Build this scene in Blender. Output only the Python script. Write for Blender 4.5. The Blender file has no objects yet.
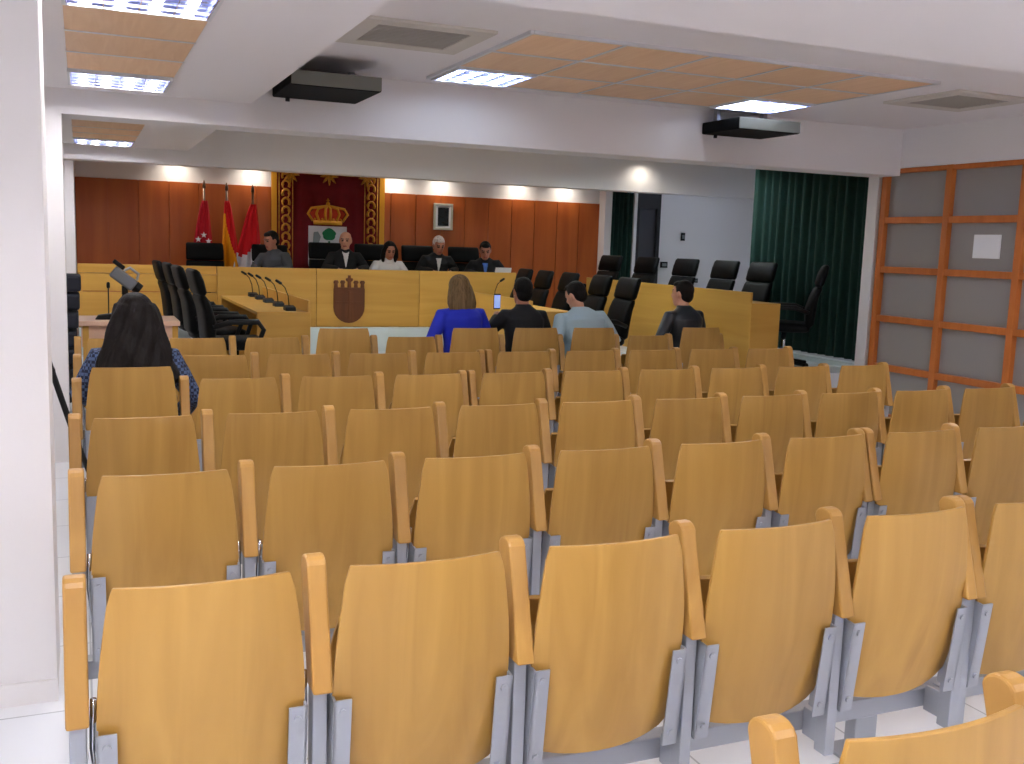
import bpy, bmesh, math, random
from mathutils import Vector, Matrix, Euler
random.seed(7)
sc = bpy.context.scene
COL = sc.collection
R_ = math.radians

# ------------------------------------------------------------------ camera, world, exposure
cam_d = bpy.data.cameras.new('camera')
cam = bpy.data.objects.new('camera', cam_d)
COL.objects.link(cam)
cam_d.sensor_fit = 'HORIZONTAL'
cam_d.sensor_width = 36.0
cam_d.lens = 1004.9 / 1024 * 36.0
cam_d.clip_start = 0.05
_r = Vector((0.91978, -0.39107, 0.03276))
_u = Vector((0.02294, 0.13690, 0.99032))
_b = Vector((-0.39177, -0.91012, 0.13488))
M = Matrix((_r, _u, _b)).transposed().to_4x4()
M.translation = Vector((0, 0, 1.64))
cam.matrix_world = M
sc.camera = cam

w = bpy.data.worlds.new('world')
sc.world = w
w.use_nodes = True
w.node_tree.nodes['Background'].inputs[0].default_value = (0.8, 0.88, 1.0, 1)
w.node_tree.nodes['Background'].inputs[1].default_value = 0.05

sc.view_settings.view_transform = 'Standard'
sc.view_settings.look = 'None'
sc.view_settings.gamma = 1.0
sc.view_settings.use_curve_mapping = False
sc.view_settings.exposure = 0.4
sc.cycles.max_bounces = 8
sc.cycles.diffuse_bounces = 5
sc.cycles.use_denoising = True
LAMP = 85.0          # ceiling tubes
SPOT = 10.0          # recessed downlights

# ------------------------------------------------------------------ materials
def nodes_of(name):
    m = bpy.data.materials.new(name)
    m.use_nodes = True
    nt = m.node_tree
    return m, nt, nt.nodes['Principled BSDF']

def srgb(r, g, b):
    f = lambda c: (c / 255 / 12.92) if c <= 10 else ((c / 255 + 0.055) / 1.055) ** 2.4
    return (f(r), f(g), f(b), 1)

def mat(name, rgb, rough=0.5, metal=0.0, bump=0.0, bscale=60.0, var=0.0, spec=None, trans=0.0, vscale=6.0):
    m, nt, b = nodes_of(name)
    c = srgb(*rgb)
    b.inputs['Base Color'].default_value = c
    b.inputs['Roughness'].default_value = rough
    b.inputs['Metallic'].default_value = metal
    if spec is not None: b.inputs['Specular IOR Level'].default_value = spec
    if trans: b.inputs['Transmission Weight'].default_value = trans
    tc = nt.nodes.new('ShaderNodeTexCoord')
    if var:
        n = nt.nodes.new('ShaderNodeTexNoise'); n.inputs['Scale'].default_value = vscale
        n.inputs['Detail'].default_value = 5
        nt.links.new(tc.outputs['Object'], n.inputs['Vector'])
        rp = nt.nodes.new('ShaderNodeValToRGB')
        rp.color_ramp.elements[0].position = 0.3; rp.color_ramp.elements[1].position = 0.7
        rp.color_ramp.elements[0].color = tuple(x * (1 - var) for x in c[:3]) + (1,)
        rp.color_ramp.elements[1].color = tuple(min(1, x * (1 + var)) for x in c[:3]) + (1,)
        nt.links.new(n.outputs['Fac'], rp.inputs['Fac'])
        nt.links.new(rp.outputs['Color'], b.inputs['Base Color'])
    if bump:
        n2 = nt.nodes.new('ShaderNodeTexNoise'); n2.inputs['Scale'].default_value = bscale
        nt.links.new(tc.outputs['Object'], n2.inputs['Vector'])
        bp = nt.nodes.new('ShaderNodeBump'); bp.inputs['Strength'].default_value = bump
        bp.inputs['Distance'].default_value = 0.01
        nt.links.new(n2.outputs['Fac'], bp.inputs['Height'])
        nt.links.new(bp.outputs['Normal'], b.inputs['Normal'])
    return m

def wood(name, c1, c2, rough=0.38, axis='z', scale=1.0, rand=True, spec=0.4):
    """grain running along one local axis, a shift and a slight tone per object"""
    m, nt, b = nodes_of(name)
    tc = nt.nodes.new('ShaderNodeTexCoord')
    oi = nt.nodes.new('ShaderNodeObjectInfo')
    mp = nt.nodes.new('ShaderNodeMapping')
    s = {'x': (0.7, 9, 9), 'y': (9, 0.7, 9), 'z': (9, 9, 0.7)}[axis]
    mp.inputs['Scale'].default_value = tuple(v * scale for v in s)
    nt.links.new(tc.outputs['Object'], mp.inputs['Vector'])
    add = nt.nodes.new('ShaderNodeVectorMath'); add.operation = 'ADD'
    mul = nt.nodes.new('ShaderNodeVectorMath'); mul.operation = 'SCALE'
    mul.inputs[0].default_value = (31, 17, 23)
    nt.links.new(oi.outputs['Random'], mul.inputs['Scale'])
    nt.links.new(mp.outputs['Vector'], add.inputs[0]); nt.links.new(mul.outputs['Vector'], add.inputs[1])
    n = nt.nodes.new('ShaderNodeTexNoise'); n.inputs['Scale'].default_value = 1.1
    n.inputs['Detail'].default_value = 7; n.inputs['Distortion'].default_value = 1.3
    nt.links.new(add.outputs['Vector'], n.inputs['Vector'])
    rp = nt.nodes.new('ShaderNodeValToRGB')
    rp.color_ramp.elements[0].position = 0.28; rp.color_ramp.elements[1].position = 0.72
    rp.color_ramp.elements[0].color = srgb(*c1); rp.color_ramp.elements[1].color = srgb(*c2)
    nt.links.new(n.outputs['Fac'], rp.inputs['Fac'])
    hs = nt.nodes.new('ShaderNodeHueSaturation')
    mr = nt.nodes.new('ShaderNodeMapRange')
    mr.inputs['To Min'].default_value = 0.9 if rand else 1; mr.inputs['To Max'].default_value = 1.08 if rand else 1
    nt.links.new(oi.outputs['Random'], mr.inputs['Value'])
    nt.links.new(mr.outputs['Result'], hs.inputs['Value'])
    nt.links.new(rp.outputs['Color'], hs.inputs['Color'])
    nt.links.new(hs.outputs['Color'], b.inputs['Base Color'])
    b.inputs['Roughness'].default_value = rough
    b.inputs['Specular IOR Level'].default_value = spec
    return m

def emit(name, rgb, s):
    m, nt, b = nodes_of(name)
    b.inputs['Base Color'].default_value = (0.8, 0.8, 0.8, 1)
    b.inputs['Emission Color'].default_value = rgb + (1,)
    b.inputs['Emission Strength'].default_value = s
    return m

def tile_mat(name, c1, c2, cm, size, rough):
    m, nt, b = nodes_of(name)
    tc = nt.nodes.new('ShaderNodeTexCoord')
    br = nt.nodes.new('ShaderNodeTexBrick')
    br.offset = 0.0; br.inputs['Scale'].default_value = 1.0
    br.inputs['Brick Width'].default_value = size; br.inputs['Row Height'].default_value = size
    br.inputs['Mortar Size'].default_value = 0.004
    br.inputs['Color1'].default_value = srgb(*c1); br.inputs['Color2'].default_value = srgb(*c2)
    br.inputs['Mortar'].default_value = srgb(*cm)
    nt.links.new(tc.outputs['Object'], br.inputs['Vector'])
    nt.links.new(br.outputs['Color'], b.inputs['Base Color'])
    b.inputs['Roughness'].default_value = rough
    return m

MT = {}
MT['white'] = mat('white_paint', (234, 231, 231), 0.7, bump=0.05, bscale=120)
MT['ceil'] = mat('ceiling_paint', (234, 230, 231), 0.8)
MT['floor'] = tile_mat('pale_marble_tile', (238, 240, 244), (230, 234, 240), (186, 190, 196), 0.6, 0.22)
MT['marble'] = mat('pale_marble', (206, 220, 222), 0.3, var=0.06)
MT['beech'] = wood('beech_plywood', (160, 119, 56), (180, 139, 70), 0.38)
MT['beech_edge'] = wood('beech_block', (162, 118, 57), (180, 137, 70), 0.4)
MT['desk'] = wood('maple_veneer', (196, 146, 62), (212, 164, 78), 0.4, axis='x', scale=0.6)
MT['desk_y'] = wood('maple_panel', (196, 146, 62), (212, 164, 78), 0.4, axis='y', scale=0.6)
MT['desk_pale'] = wood('pale_beech_top', (222, 180, 150), (232, 192, 164), 0.4, axis='x')
MT['clad'] = wood('cherry_cladding', (166, 80, 32), (190, 101, 42), 0.42, scale=0.5)
MT['lattice'] = wood('stained_pine', (178, 98, 40), (196, 114, 52), 0.42)
MT['ctile'] = wood('ceiling_beech', (232, 190, 148), (242, 204, 164), 0.5, axis='y', scale=2.0)
MT['emblem'] = wood('dark_walnut', (92, 50, 22), (112, 62, 30), 0.5)
MT['steel'] = mat('grey_painted_steel', (158, 162, 170), 0.4, 0.35)
MT['chrome'] = mat('chrome', (205, 208, 212), 0.16, 1.0)
MT['alu'] = mat('aluminium', (190, 192, 196), 0.4, 0.8)
MT['leather'] = mat('black_leather', (7, 8, 10), 0.55, bump=0.1, bscale=180, spec=0.14)
MT['blackp'] = mat('black_plastic', (12, 13, 15), 0.5, spec=0.3)
MT['greyp'] = mat('grey_plastic', (120, 124, 128), 0.5)
MT['pad'] = mat('navy_upholstery', (26, 29, 42), 0.7, bump=0.2, bscale=200)
MT['unit_black'] = mat('unit_black', (5, 6, 8), 0.7, spec=0.1)
MT['unit_front'] = mat('unit_front', (112, 112, 104), 0.5)
MT['glass'] = mat('smoked_frosted_glass', (158, 154, 150), 0.3, trans=0.12)
MT['paper'] = mat('white_paper', (236, 238, 240), 0.8)
MT['curtain'] = mat('green_velvet', (10, 50, 42), 0.9, var=0.12, vscale=14)
MT['dark'] = mat('dark_doorway', (34, 34, 38), 0.6)
MT['doorleaf'] = mat('grey_door_leaf', (66, 66, 72), 0.5)
MT['vent'] = mat('vent_cream', (206, 200, 190), 0.6)
MT['ventd'] = mat('vent_slots', (166, 160, 150), 0.7)
MT['red'] = mat('crimson_velvet', (118, 10, 24), 0.9, var=0.12, vscale=9)
MT['redflag'] = mat('red_flag_cloth', (222, 16, 30), 0.8)
MT['darkred'] = mat('crimson_flag_cloth', (196, 14, 36), 0.8)
MT['yellow'] = mat('yellow_flag_cloth', (246, 166, 10), 0.8)
MT['whitef'] = mat('white_flag_cloth', (238, 236, 240), 0.8)
MT['gold'] = mat('gold_embroidery', (206, 140, 40), 0.5, 0.2, bump=0.4, bscale=90, var=0.3, vscale=30)
MT['goldb'] = mat('bright_gold_thread', (240, 170, 40), 0.45, 0.1)
MT['crest_red'] = mat('crest_red', (214, 60, 20), 0.7)
MT['green'] = mat('crest_green', (22, 120, 70), 0.8)
MT['crest_grey'] = mat('crest_grey', (150, 160, 164), 0.8)
MT['picture'] = mat('dark_portrait', (26, 34, 40), 0.25, var=0.4, vscale=14)
MT['frame'] = mat('silver_frame', (196, 196, 180), 0.4, 0.2)
MT['tube'] = emit('lamp_tube', (1.0, 0.97, 0.95), LAMP)
MT['reflector'] = mat('lamp_reflector', (170, 178, 214), 0.12, 1.0)
MT['tube_far'] = emit('added_tube_cool', (0.90, 1.0, 0.95), LAMP)  # greenish tube, only for the added unseen lamps past the middle beam
MT['tube_dim'] = emit('lamp_tube_dim', (0.80, 0.90, 1.0), 16)
MT['rim'] = mat('lamp_rim', (214, 214, 218), 0.5)
MT['spotlens'] = emit('downlight_lens', (1.0, 0.93, 0.82), 6)
MT['pole'] = mat('pole_metal', (130, 110, 96), 0.35, 0.8)
MT['screen'] = emit('phone_screen', (0.10, 0.26, 0.8), 0.6)
SKIN = mat('skin', (206, 150, 122), 0.5); MT['skin'] = SKIN
MT['skin2'] = mat('tanned_skin', (176, 116, 90), 0.5)
MT['eye'] = mat('eye_dark', (30, 22, 18), 0.3)
MT['lip'] = mat('lips', (160, 84, 76), 0.5)
def hairmat(name, rgb):
    m, nt, b = nodes_of(name)
    tc = nt.nodes.new('ShaderNodeTexCoord'); mp = nt.nodes.new('ShaderNodeMapping')
    mp.inputs['Scale'].default_value = (70, 70, 5)
    n = nt.nodes.new('ShaderNodeTexNoise'); n.inputs['Scale'].default_value = 1.0; n.inputs['Detail'].default_value = 4; n.inputs['Distortion'].default_value = 0.6
    rp = nt.nodes.new('ShaderNodeValToRGB'); c = srgb(*rgb)
    rp.color_ramp.elements[0].position = 0.35; rp.color_ramp.elements[1].position = 0.7
    rp.color_ramp.elements[0].color = tuple(v*0.6 for v in c[:3])+(1,); rp.color_ramp.elements[1].color = tuple(min(1, v*1.35) for v in c[:3])+(1,)
    bp = nt.nodes.new('ShaderNodeBump'); bp.inputs['Strength'].default_value = 0.5; bp.inputs['Distance'].default_value = 0.01
    for a, o in ((tc.outputs['Object'], mp.inputs['Vector']), (mp.outputs['Vector'], n.inputs['Vector']), (n.outputs['Fac'], rp.inputs['Fac']), (n.outputs['Fac'], bp.inputs['Height']), (rp.outputs['Color'], b.inputs['Base Color']), (bp.outputs['Normal'], b.inputs['Normal'])): nt.links.new(a, o)
    b.inputs['Roughness'].default_value = 0.6; b.inputs['Specular IOR Level'].default_value = 0.2
    return m
MT['h_black'] = hairmat('black_hair', (11, 8, 8))
MT['h_brown'] = hairmat('dark_brown_hair', (20, 13, 11))
MT['h_blond'] = hairmat('dark_blond_hair', (116, 92, 60))
MT['h_white'] = hairmat('white_hair', (226, 214, 204))
MT['h_grey'] = hairmat('grey_hair', (150, 120, 112))
MT['c_blue'] = mat('cobalt_cloth', (16, 36, 176), 0.75, bump=0.1)
MT['c_black'] = mat('black_cloth', (8, 9, 14), 0.8, bump=0.1)
MT['c_light'] = mat('pale_blue_cloth', (168, 192, 202), 0.8, bump=0.1)
MT['c_leather'] = mat('dark_leather_jacket', (24, 32, 40), 0.38, bump=0.15)
MT['c_grey'] = mat('grey_cloth', (74, 78, 84), 0.8)
MT['c_white'] = mat('white_cloth', (222, 218, 216), 0.8)
MT['c_trouser'] = mat('dark_trousers', (30, 32, 42), 0.8)
MT['c_shirtblue'] = mat('blue_shirt', (78, 118, 196), 0.8)
MT['shoe'] = mat('black_shoe', (16, 15, 15), 0.4)
def plaid():
    m, nt, b = nodes_of('blue_plaid')
    tc = nt.nodes.new('ShaderNodeTexCoord')
    c = nt.nodes.new('ShaderNodeTexChecker'); c.inputs['Scale'].default_value = 60
    c.inputs['Color1'].default_value = srgb(26, 33, 58); c.inputs['Color2'].default_value = srgb(80, 98, 134)
    nt.links.new(tc.outputs['Object'], c.inputs['Vector'])
    nt.links.new(c.outputs['Color'], b.inputs['Base Color']); b.inputs['Roughness'].default_value = 0.85
    return m
MT['plaid'] = plaid()

# ------------------------------------------------------------------ mesh helpers
class MB:
    def __init__(s): s.v = []; s.f = []; s.m = []
    def quad(s, idx, mi=0): s.f.append(tuple(idx)); s.m.append(mi)
    def box(s, x0, x1, y0, y1, z0, z1, mi=0, mtx=None):
        b = len(s.v)
        P = [(x0,y0,z0),(x1,y0,z0),(x1,y1,z0),(x0,y1,z0),(x0,y0,z1),(x1,y0,z1),(x1,y1,z1),(x0,y1,z1)]
        if mtx is not None: P = [tuple(mtx @ Vector(p)) for p in P]
        s.v += P
        for q in ((3,2,1,0),(4,5,6,7),(0,1,5,4),(1,2,6,5),(2,3,7,6),(3,0,4,7)): s.quad([b+i for i in q], mi)
        return s
    def rings(s, rings, mi=0, cap=True):
        b = len(s.v); n = len(rings[0])
        for r in rings: s.v += [tuple(p) for p in r]
        for i in range(len(rings)-1):
            for j in range(n):
                a = b+i*n+j; c = b+i*n+(j+1) % n
                s.quad((a, c, c+n, a+n), mi)
        if cap:
            s.quad([b+j for j in reversed(range(n))], mi)
            s.quad([b+(len(rings)-1)*n+j for j in range(n)], mi)
        return s
    def tube(s, pts, rad, seg=10, mi=0, flat=1.0, round_ends=False):
        pts = [Vector(p) for p in pts]
        if not isinstance(rad, (list, tuple)): rad = [rad]*len(pts)
        rad = list(rad)
        if round_ends:
            d0 = (pts[0]-pts[1]).normalized(); d1 = (pts[-1]-pts[-2]).normalized()
            r0, r1 = rad[0], rad[-1]
            pre = [(pts[0]+d0*r0*math.sin(a), r0*math.cos(a)) for a in (1.4, 1.0, 0.5)]
            post = [(pts[-1]+d1*r1*math.sin(a), r1*math.cos(a)) for a in (0.5, 1.0, 1.4)]
            pts = [p for p, _ in pre]+pts+[p for p, _ in post]
            rad = [r for _, r in pre]+rad+[r for _, r in post]
        rings = []; ref = None
        for i, p in enumerate(pts):
            t = (pts[min(i+1, len(pts)-1)]-pts[max(i-1, 0)]).normalized()
            if ref is None:
                ref = Vector((1,0,0)) if abs(t.x) < 0.8 else Vector((0,1,0))
            u = (ref-t*ref.dot(t)).normalized(); v = t.cross(u); ref = u
            rings.append([p+u*math.cos(2*math.pi*k/seg)*rad[i]+v*math.sin(2*math.pi*k/seg)*rad[i]*flat for k in range(seg)])
        return s.rings(rings, mi)
    def cyl(s, x, y, z0, z1, r0, r1=None, seg=20, mi=0):
        r1 = r0 if r1 is None else r1
        return s.rings([[(x+r*math.cos(2*math.pi*k/seg), y+r*math.sin(2*math.pi*k/seg), z) for k in range(seg)] for z, r in ((z0, r0), (z1, r1))], mi)
    def ell(s, c, r, mi=0, nu=16, nv=10, mtx=None):
        R = []
        for i in range(nv+1):
            a = -math.pi/2*0.985+math.pi*0.985*i/nv
            R.append([(c[0]+r[0]*math.cos(a)*math.cos(2*math.pi*k/nu), c[1]+r[1]*math.cos(a)*math.sin(2*math.pi*k/nu), c[2]+r[2]*math.sin(a)) for k in range(nu)])
        if mtx is not None: R = [[tuple(mtx @ Vector(p)) for p in q] for q in R]
        return s.rings(R, mi)
    def extrude(s, outline, fn, mi=0):
        """outline: list of 2-D points (counter-clockwise); fn(u, v, k) -> 3-D, k = 0 back / 1 front"""
        n = len(outline); b = len(s.v)
        for k in (0, 1): s.v += [tuple(fn(u, v, k)) for u, v in outline]
        s.quad([b+i for i in reversed(range(n))], mi); s.quad([b+n+i for i in range(n)], mi)
        for i in range(n): s.quad((b+i, b+(i+1) % n, b+n+(i+1) % n, b+n+i), mi)
        return s
    def build(s, name, mats, parent=None, smooth=False, bevel=0.0, loc=None, solid=0.0):
        me = bpy.data.meshes.new(name)
        me.from_pydata(s.v, [], s.f)
        if not isinstance(mats, (list, tuple)): mats = [mats]
        for m in mats: me.materials.append(m)
        me.polygons.foreach_set('material_index', s.m)
        if smooth: me.polygons.foreach_set('use_smooth', [True]*len(s.f))
        me.update()
        o = bpy.data.objects.new(name, me); COL.objects.link(o)
        if parent is not None: o.parent = parent
        if loc is not None: o.location = loc
        if solid:
            md = o.modifiers.new('solid', 'SOLIDIFY'); md.thickness = solid; md.offset = 0
            if solid > 0.01:
                md = o.modifiers.new('edge', 'BEVEL'); md.width = 0.003; md.segments = 2; md.limit_method = 'ANGLE'; md.angle_limit = R_(50); md.harden_normals = True
        if bevel:
            md = o.modifiers.new('bevel', 'BEVEL'); md.width = bevel; md.segments = 2; md.limit_method = 'ANGLE'
        return o

def thing(name, label, cat, loc=(0,0,0), rz=0.0, group=None):
    o = bpy.data.objects.new(name, None); COL.objects.link(o)
    o.empty_display_size = 0.1
    o.location = loc; o.rotation_euler = (0,0,rz)
    return tag(o, label, cat, group)
def tag(o, label, cat, group=None):
    o['label'] = label; o['category'] = cat
    if group: o['group'] = group
    return o
def struct(o): o['kind'] = 'structure'; return o
def dup(root, loc=None, rz=None, label=None, group=None, parent=None):
    r = root.copy(); COL.objects.link(r)
    if parent is not None: r.parent = parent
    if loc is not None: r.location = loc
    if rz is not None: r.rotation_euler = (0,0,rz)
    if label: r['label'] = label
    if group: r['group'] = group
    for ch in list(root.children): dup(ch, parent=r)
    return r
def sbox(name, m, *b, bevel=0.0): return struct(MB().box(*b).build(name, m, bevel=bevel))
ORD = ['first','second','third','fourth','fifth','sixth','seventh','eighth','ninth','tenth']

# ------------------------------------------------------------------ room shell
XL, XR, XRR = -1.25, 7.35, 10.9
YB, YF = -2.6, 14.45
ZC, ZS = 2.87, 2.60          # high ceiling, lowered strip along the wall side
PIT, TIER = 0.22, 0.42
sbox('floor', MT['floor'], XL, XRR, YB, YF+0.3, -0.15, 0)
sbox('floor_stage', MT['floor'], XL, 5.9, 8.6, 12.5, 0.0, PIT)
m = MB().box(XL, XRR, 12.5, YF, 0, TIER).box(5.9, XRR, 8.3, 12.5, 0, TIER)
struct(m.build('floor_tier', MT['floor']))
sbox('ceiling', MT['ceil'], XL, XRR, YB, YF+0.3, ZC, ZC+0.15)
sbox('ceiling_strip', MT['ceil'], XL, 1.17, 3.2, 12.45, ZS, ZC-0.001)
sbox('beam_near', MT['ceil'], XL, XR, 2.25, 3.2, 2.43, ZC-0.001)
sbox('beam_middle', MT['white'], XL, XR, 7.7, 8.05, 2.43, ZC-0.001)
sbox('beam_far', MT['white'], XL, XRR, 12.45, 12.75, 2.437, ZC-0.001)
sbox('wall_left', MT['white'], XL-0.15, XL, YB, YF, 0, ZC)
sbox('wall_left_pier', MT['white'], XL, -0.11, 3.7, 4.15, 0, ZC)
sbox('wall_left_pillar', MT['white'], XL, -0.1, 7.7, 8.05, 0, 2.43)
sbox('wall_left_return', MT['white'], -0.6, -0.055, 12.76, YF, TIER, ZC)
sbox('baseboard_left', MT['white'], XL, -0.108, 3.688, 3.70, 0, 0.08)
sbox('wall_back', MT['white'], XL, XR, YB-0.15, YB, 0, ZC)
sbox('wall_far', MT['white'], XL, XRR, YF, YF+0.15, 0, ZC)
sbox('wall_right', MT['white'], XRR, XRR+0.15, YB, YF, 0, ZC)
sbox('wall_right_lintel', MT['white'], XR, XR+0.12, YB, 8.05, 2.505, ZC)
sbox('wall_right_column', MT['white'], XR, XR+0.05, 7.98, 8.12, 0, ZC)
sbox('wall_right_rear', MT['white'], XR, XR+0.12, YB, 0.6, 0, 2.505)
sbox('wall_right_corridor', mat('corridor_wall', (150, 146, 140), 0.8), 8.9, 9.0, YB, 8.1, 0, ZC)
sbox('wall_right_sill', MT['marble'], 7.72, 7.86, 8.12, 10.7, TIER, TIER+0.06)
# white pilaster that ends the timber cladding
sbox('wall_far_pilaster', MT['white'], 7.63, 7.75, YF-0.22, YF, TIER, ZC)

# cherry cladding: tall boards with open joints
m = MB(); x = -0.05
while x < 7.6:
    x1 = min(x+0.385, 7.63)
    m.box(x+0.006, x1-0.006, YF-0.03, YF-0.008, TIER, 2.335); x += 0.385
m.box(-0.05, 7.63, YF-0.01, YF-0.004, TIER, 2.33)
c = struct(m.build('wall_far_cladding', MT['clad']))

# far right: green curtain, doorway, small fittings on the white wall
def curtain(name, label, p0, p1, z0, z1, folds, depth):
    root = thing(name, label, 'curtain', (p0[0], p0[1], z0))
    d = Vector((p1[0]-p0[0], p1[1]-p0[1], 0)); L = d.length; d.normalize(); nrm = Vector((-d.y, d.x, 0))
    n = folds*8; v = []; f = []
    mb = MB()
    for i in range(n+1):
        t = i/n; ph = t*folds*2*math.pi
        off = depth*(math.sin(ph)+0.35*math.sin(ph*0.37+1.0))
        p = d*(t*L)+nrm*off
        mb.v += [(p.x, p.y, 0), (p.x, p.y, (z1-z0)*0.5), (p.x, p.y, z1-z0)]
    for i in range(n):
        for k in (0, 1):
            a = i*3+k; mb.quad((a, a+3, a+4, a+1))
    mb.build('drape', MT['curtain'], root, smooth=True, solid=0.006)
    r = MB().tube([(0,0,z1-z0+0.015), (d*L).to_tuple()[:2]+(z1-z0+0.015,)], 0.014)
    r.build('curtain_rail', MT['alu'], root)
    return root
curtain('curtain', 'long dark green pleated curtain hanging beside the glazed timber partition', (7.8, 8.13), (7.8, 10.62), TIER+0.09, 2.78, 17, 0.035)
curtain('curtain', 'narrow dark green curtain between the timber cladding and the dark doorway', (7.78, YF-0.09), (8.2, YF-0.09), TIER+0.02, 2.72, 5, 0.03)
d = struct(MB().box(8.2, 8.26, YF-0.14, YF-0.002, TIER, 2.6).build('trim_1', MT['white'], bevel=0.004))
dr = struct(MB().box(8.27, 8.33, YF-0.1, YF-0.002, TIER, 2.6).box(8.66, 8.72, YF-0.1, YF-0.002, TIER, 2.6)
            .box(8.33, 8.66, YF-0.1, YF-0.002, 2.3, 2.6).build('door_1', MT['dark']))
MB().box(8.33, 8.66, YF-0.05, YF-0.002, TIER, 2.3).build('door_leaf', MT['doorleaf'], dr)
MB().tube([(8.62, YF-0.06, 1.4), (8.62, YF-0.1, 1.4), (8.54, YF-0.1, 1.4)], 0.009).build('door_handle', MT['alu'], dr)
def fitting(x, z, wd, h, name, label, cat, grp=None):
    mb = MB().box(x-wd/2, x+wd/2, YF-0.03, YF-0.001, z-h/2, z+h/2)
    mb.box(x-wd/3, x+wd/3, YF-0.038, YF-0.03, z-h/4, z+h/4, 1)
    return tag(mb.build(name, [MT['blackp'], MT['greyp']], bevel=0.004), label, cat, grp)
fitting(9.22, 1.87, 0.07, 0.13, 'wall_hook', 'small dark fitting high on the plain white wall beside the doorway', 'fitting')
fitting(8.88, 1.40, 0.13, 0.1, 'switch_plate', 'dark double switch plate on the white wall near the doorway', 'switch')
fitting(9.52, 1.15, 0.07, 0.07, 'wall_socket', 'small grey socket low on the white wall behind black chairs', 'socket')

# ------------------------------------------------------------------ glazed timber partition
ZR = [2.49, 2.005, 1.52, 1.035, 0.55, 0.06]
YP = [7.9, 7.09, 6.27, 5.45, 4.63, 3.81, 2.99, 2.17, 1.35, 0.62]
part = struct(bpy.data.objects.new('window_1', None)); COL.objects.link(part); part.location = (XR+0.04, 0, 0)
for y in YP: MB().box(-0.04, 0.055, y-0.035, y+0.035, 0, 2.505).build('post', MT['lattice'], part, bevel=0.005)
for i in range(len(YP)-1):
    for z in ZR:
        MB().box(-0.033, 0.05, YP[i+1]+0.035, YP[i]-0.035, z-0.032 if z > 0.1 else 0, min(z+0.032, 2.503)).build('rail', MT['lattice'], part, bevel=0.004)
    MB().box(0.015, 0.022, YP[i+1]+0.03, YP[i]-0.03, 0.06, 2.47).build('glass_pane', MT['glass'], part)
tag(MB().box(XR+0.045, XR+0.053, 6.49, 6.78, 1.66, 1.87).build('paper_notice', MT['paper']), 'blank white sheet taped to a pane of the timber partition', 'paper')

# ------------------------------------------------------------------ ceiling tiles, lamps, vents
def wood_tile():
    mb = MB().box(-0.297, 0.297, -0.297, 0.297, -0.012, 0.006)
    o = mb.build('ceiling_tile', MT['ctile'], bevel=0.003)
    return o
TILE0 = wood_tile(); tile_used = [False]
def place_tile(x, y, z, label):
    o = TILE0 if not tile_used[0] else dup(TILE0)
    tile_used[0] = True
    o.location = (x, y, z); tag(o, label, 'ceiling tile', 'timber ceiling tiles')
def lamp_proto(tube):
    r = thing('ceiling_light', 'x', 'light', (0,0,0))
    hs = MB()
    for a, b_ in (((-0.3,-0.285),(-0.3,0.3)), ((0.285,0.3),(-0.3,0.3)), ((-0.285,0.285),(-0.3,-0.285)), ((-0.285,0.285),(0.285,0.3))):
        hs.box(a[0], a[1], b_[0], b_[1], -0.03, 0.0)
    hs.build('housing', MT['rim'], r)
    MB().box(-0.285, 0.285, -0.285, 0.285, -0.003, -0.001).build('reflector', MT['reflector'], r)
    for k in range(4):
        x = -0.21+0.14*k
        MB().box(x-0.014, x+0.014, -0.28, 0.28, -0.016, -0.005).build('lamp_tube', tube, r, bevel=0.004)
    lv = MB()
    for k in range(5): lv.box(-0.285, 0.285, -0.24+0.12*k-0.002, -0.24+0.12*k+0.002, -0.03, -0.018)
    for k in range(5): lv.box(-0.28+0.14*k-0.002, -0.28+0.14*k+0.002, -0.285, 0.285, -0.03, -0.018)
    lv.build('louvre', MT['reflector'], r)
    return r
LAMPS = {}
def place_lamp(x, y, z, label, tube='tube'):
    if tube in LAMPS: o = dup(LAMPS[tube])
    else: o = LAMPS[tube] = lamp_proto(MT[tube])
    o.location = (x, y, z); o['label'] = label; o['group'] = 'louvred ceiling lights'
xs = 0.25
place_lamp(xs, 6.99, ZS, 'louvred ceiling light at the beam end of the narrow timber panel')
place_lamp(xs, 4.46, ZS, 'louvred ceiling light at the near end of the narrow timber panel, cut by the frame')
place_lamp(xs, 11.75, ZS, 'small distant louvred ceiling light beyond the beam, above the flag side')
for i, y in enumerate((5.09, 5.71, 6.33)): place_tile(xs, y, ZS-0.005, 'timber ceiling tile in the narrow panel, %s from the beam' % ['third','second','first'][i])
for i, y in enumerate((9.9, 10.5, 11.1)): place_tile(xs, y, ZS-0.005, 'timber ceiling tile beyond the beam, %s from the distant light' % ['third','second','first'][i])
gx = [2.74+0.62*i for i in range(5)]; gy = [5.82, 6.46, 7.09]
for j, y in enumerate(gy):
    for i, x in enumerate(gx):
        if j == 2 and i in (0, 4):
            place_lamp(x, y, ZC, 'louvred ceiling light in the wide timber panel, at its end beside %s' % ('the square vent' if i == 0 else 'the glazed partition'), 'tube_dim')
        else:
            place_tile(x, y, ZC-0.005, 'timber ceiling tile in the wide panel, %s across, %s row' % (ORD[i], ['camera side', 'middle', 'beam side'][j]))
gb = MB()
for i in range(1, 5): gb.box(2.43+0.62*i-0.009, 2.43+0.62*i+0.009, 5.51, 7.4, -0.02, 0)
for j in range(1, 3): gb.box(2.43, 5.53, 5.51+0.635*j-0.011, 5.51+0.635*j+0.011, -0.019, 0)
for a in ((2.41, 2.435, 5.5, 7.41), (5.525, 5.55, 5.5, 7.41), (2.435, 5.525, 5.49, 5.515), (2.435, 5.525, 7.395, 7.42)): gb.box(*a, -0.02, 0)
struct(gb.build('trim_3', MT['rim'], loc=(0, 0, ZC)))
gb = MB()
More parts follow.
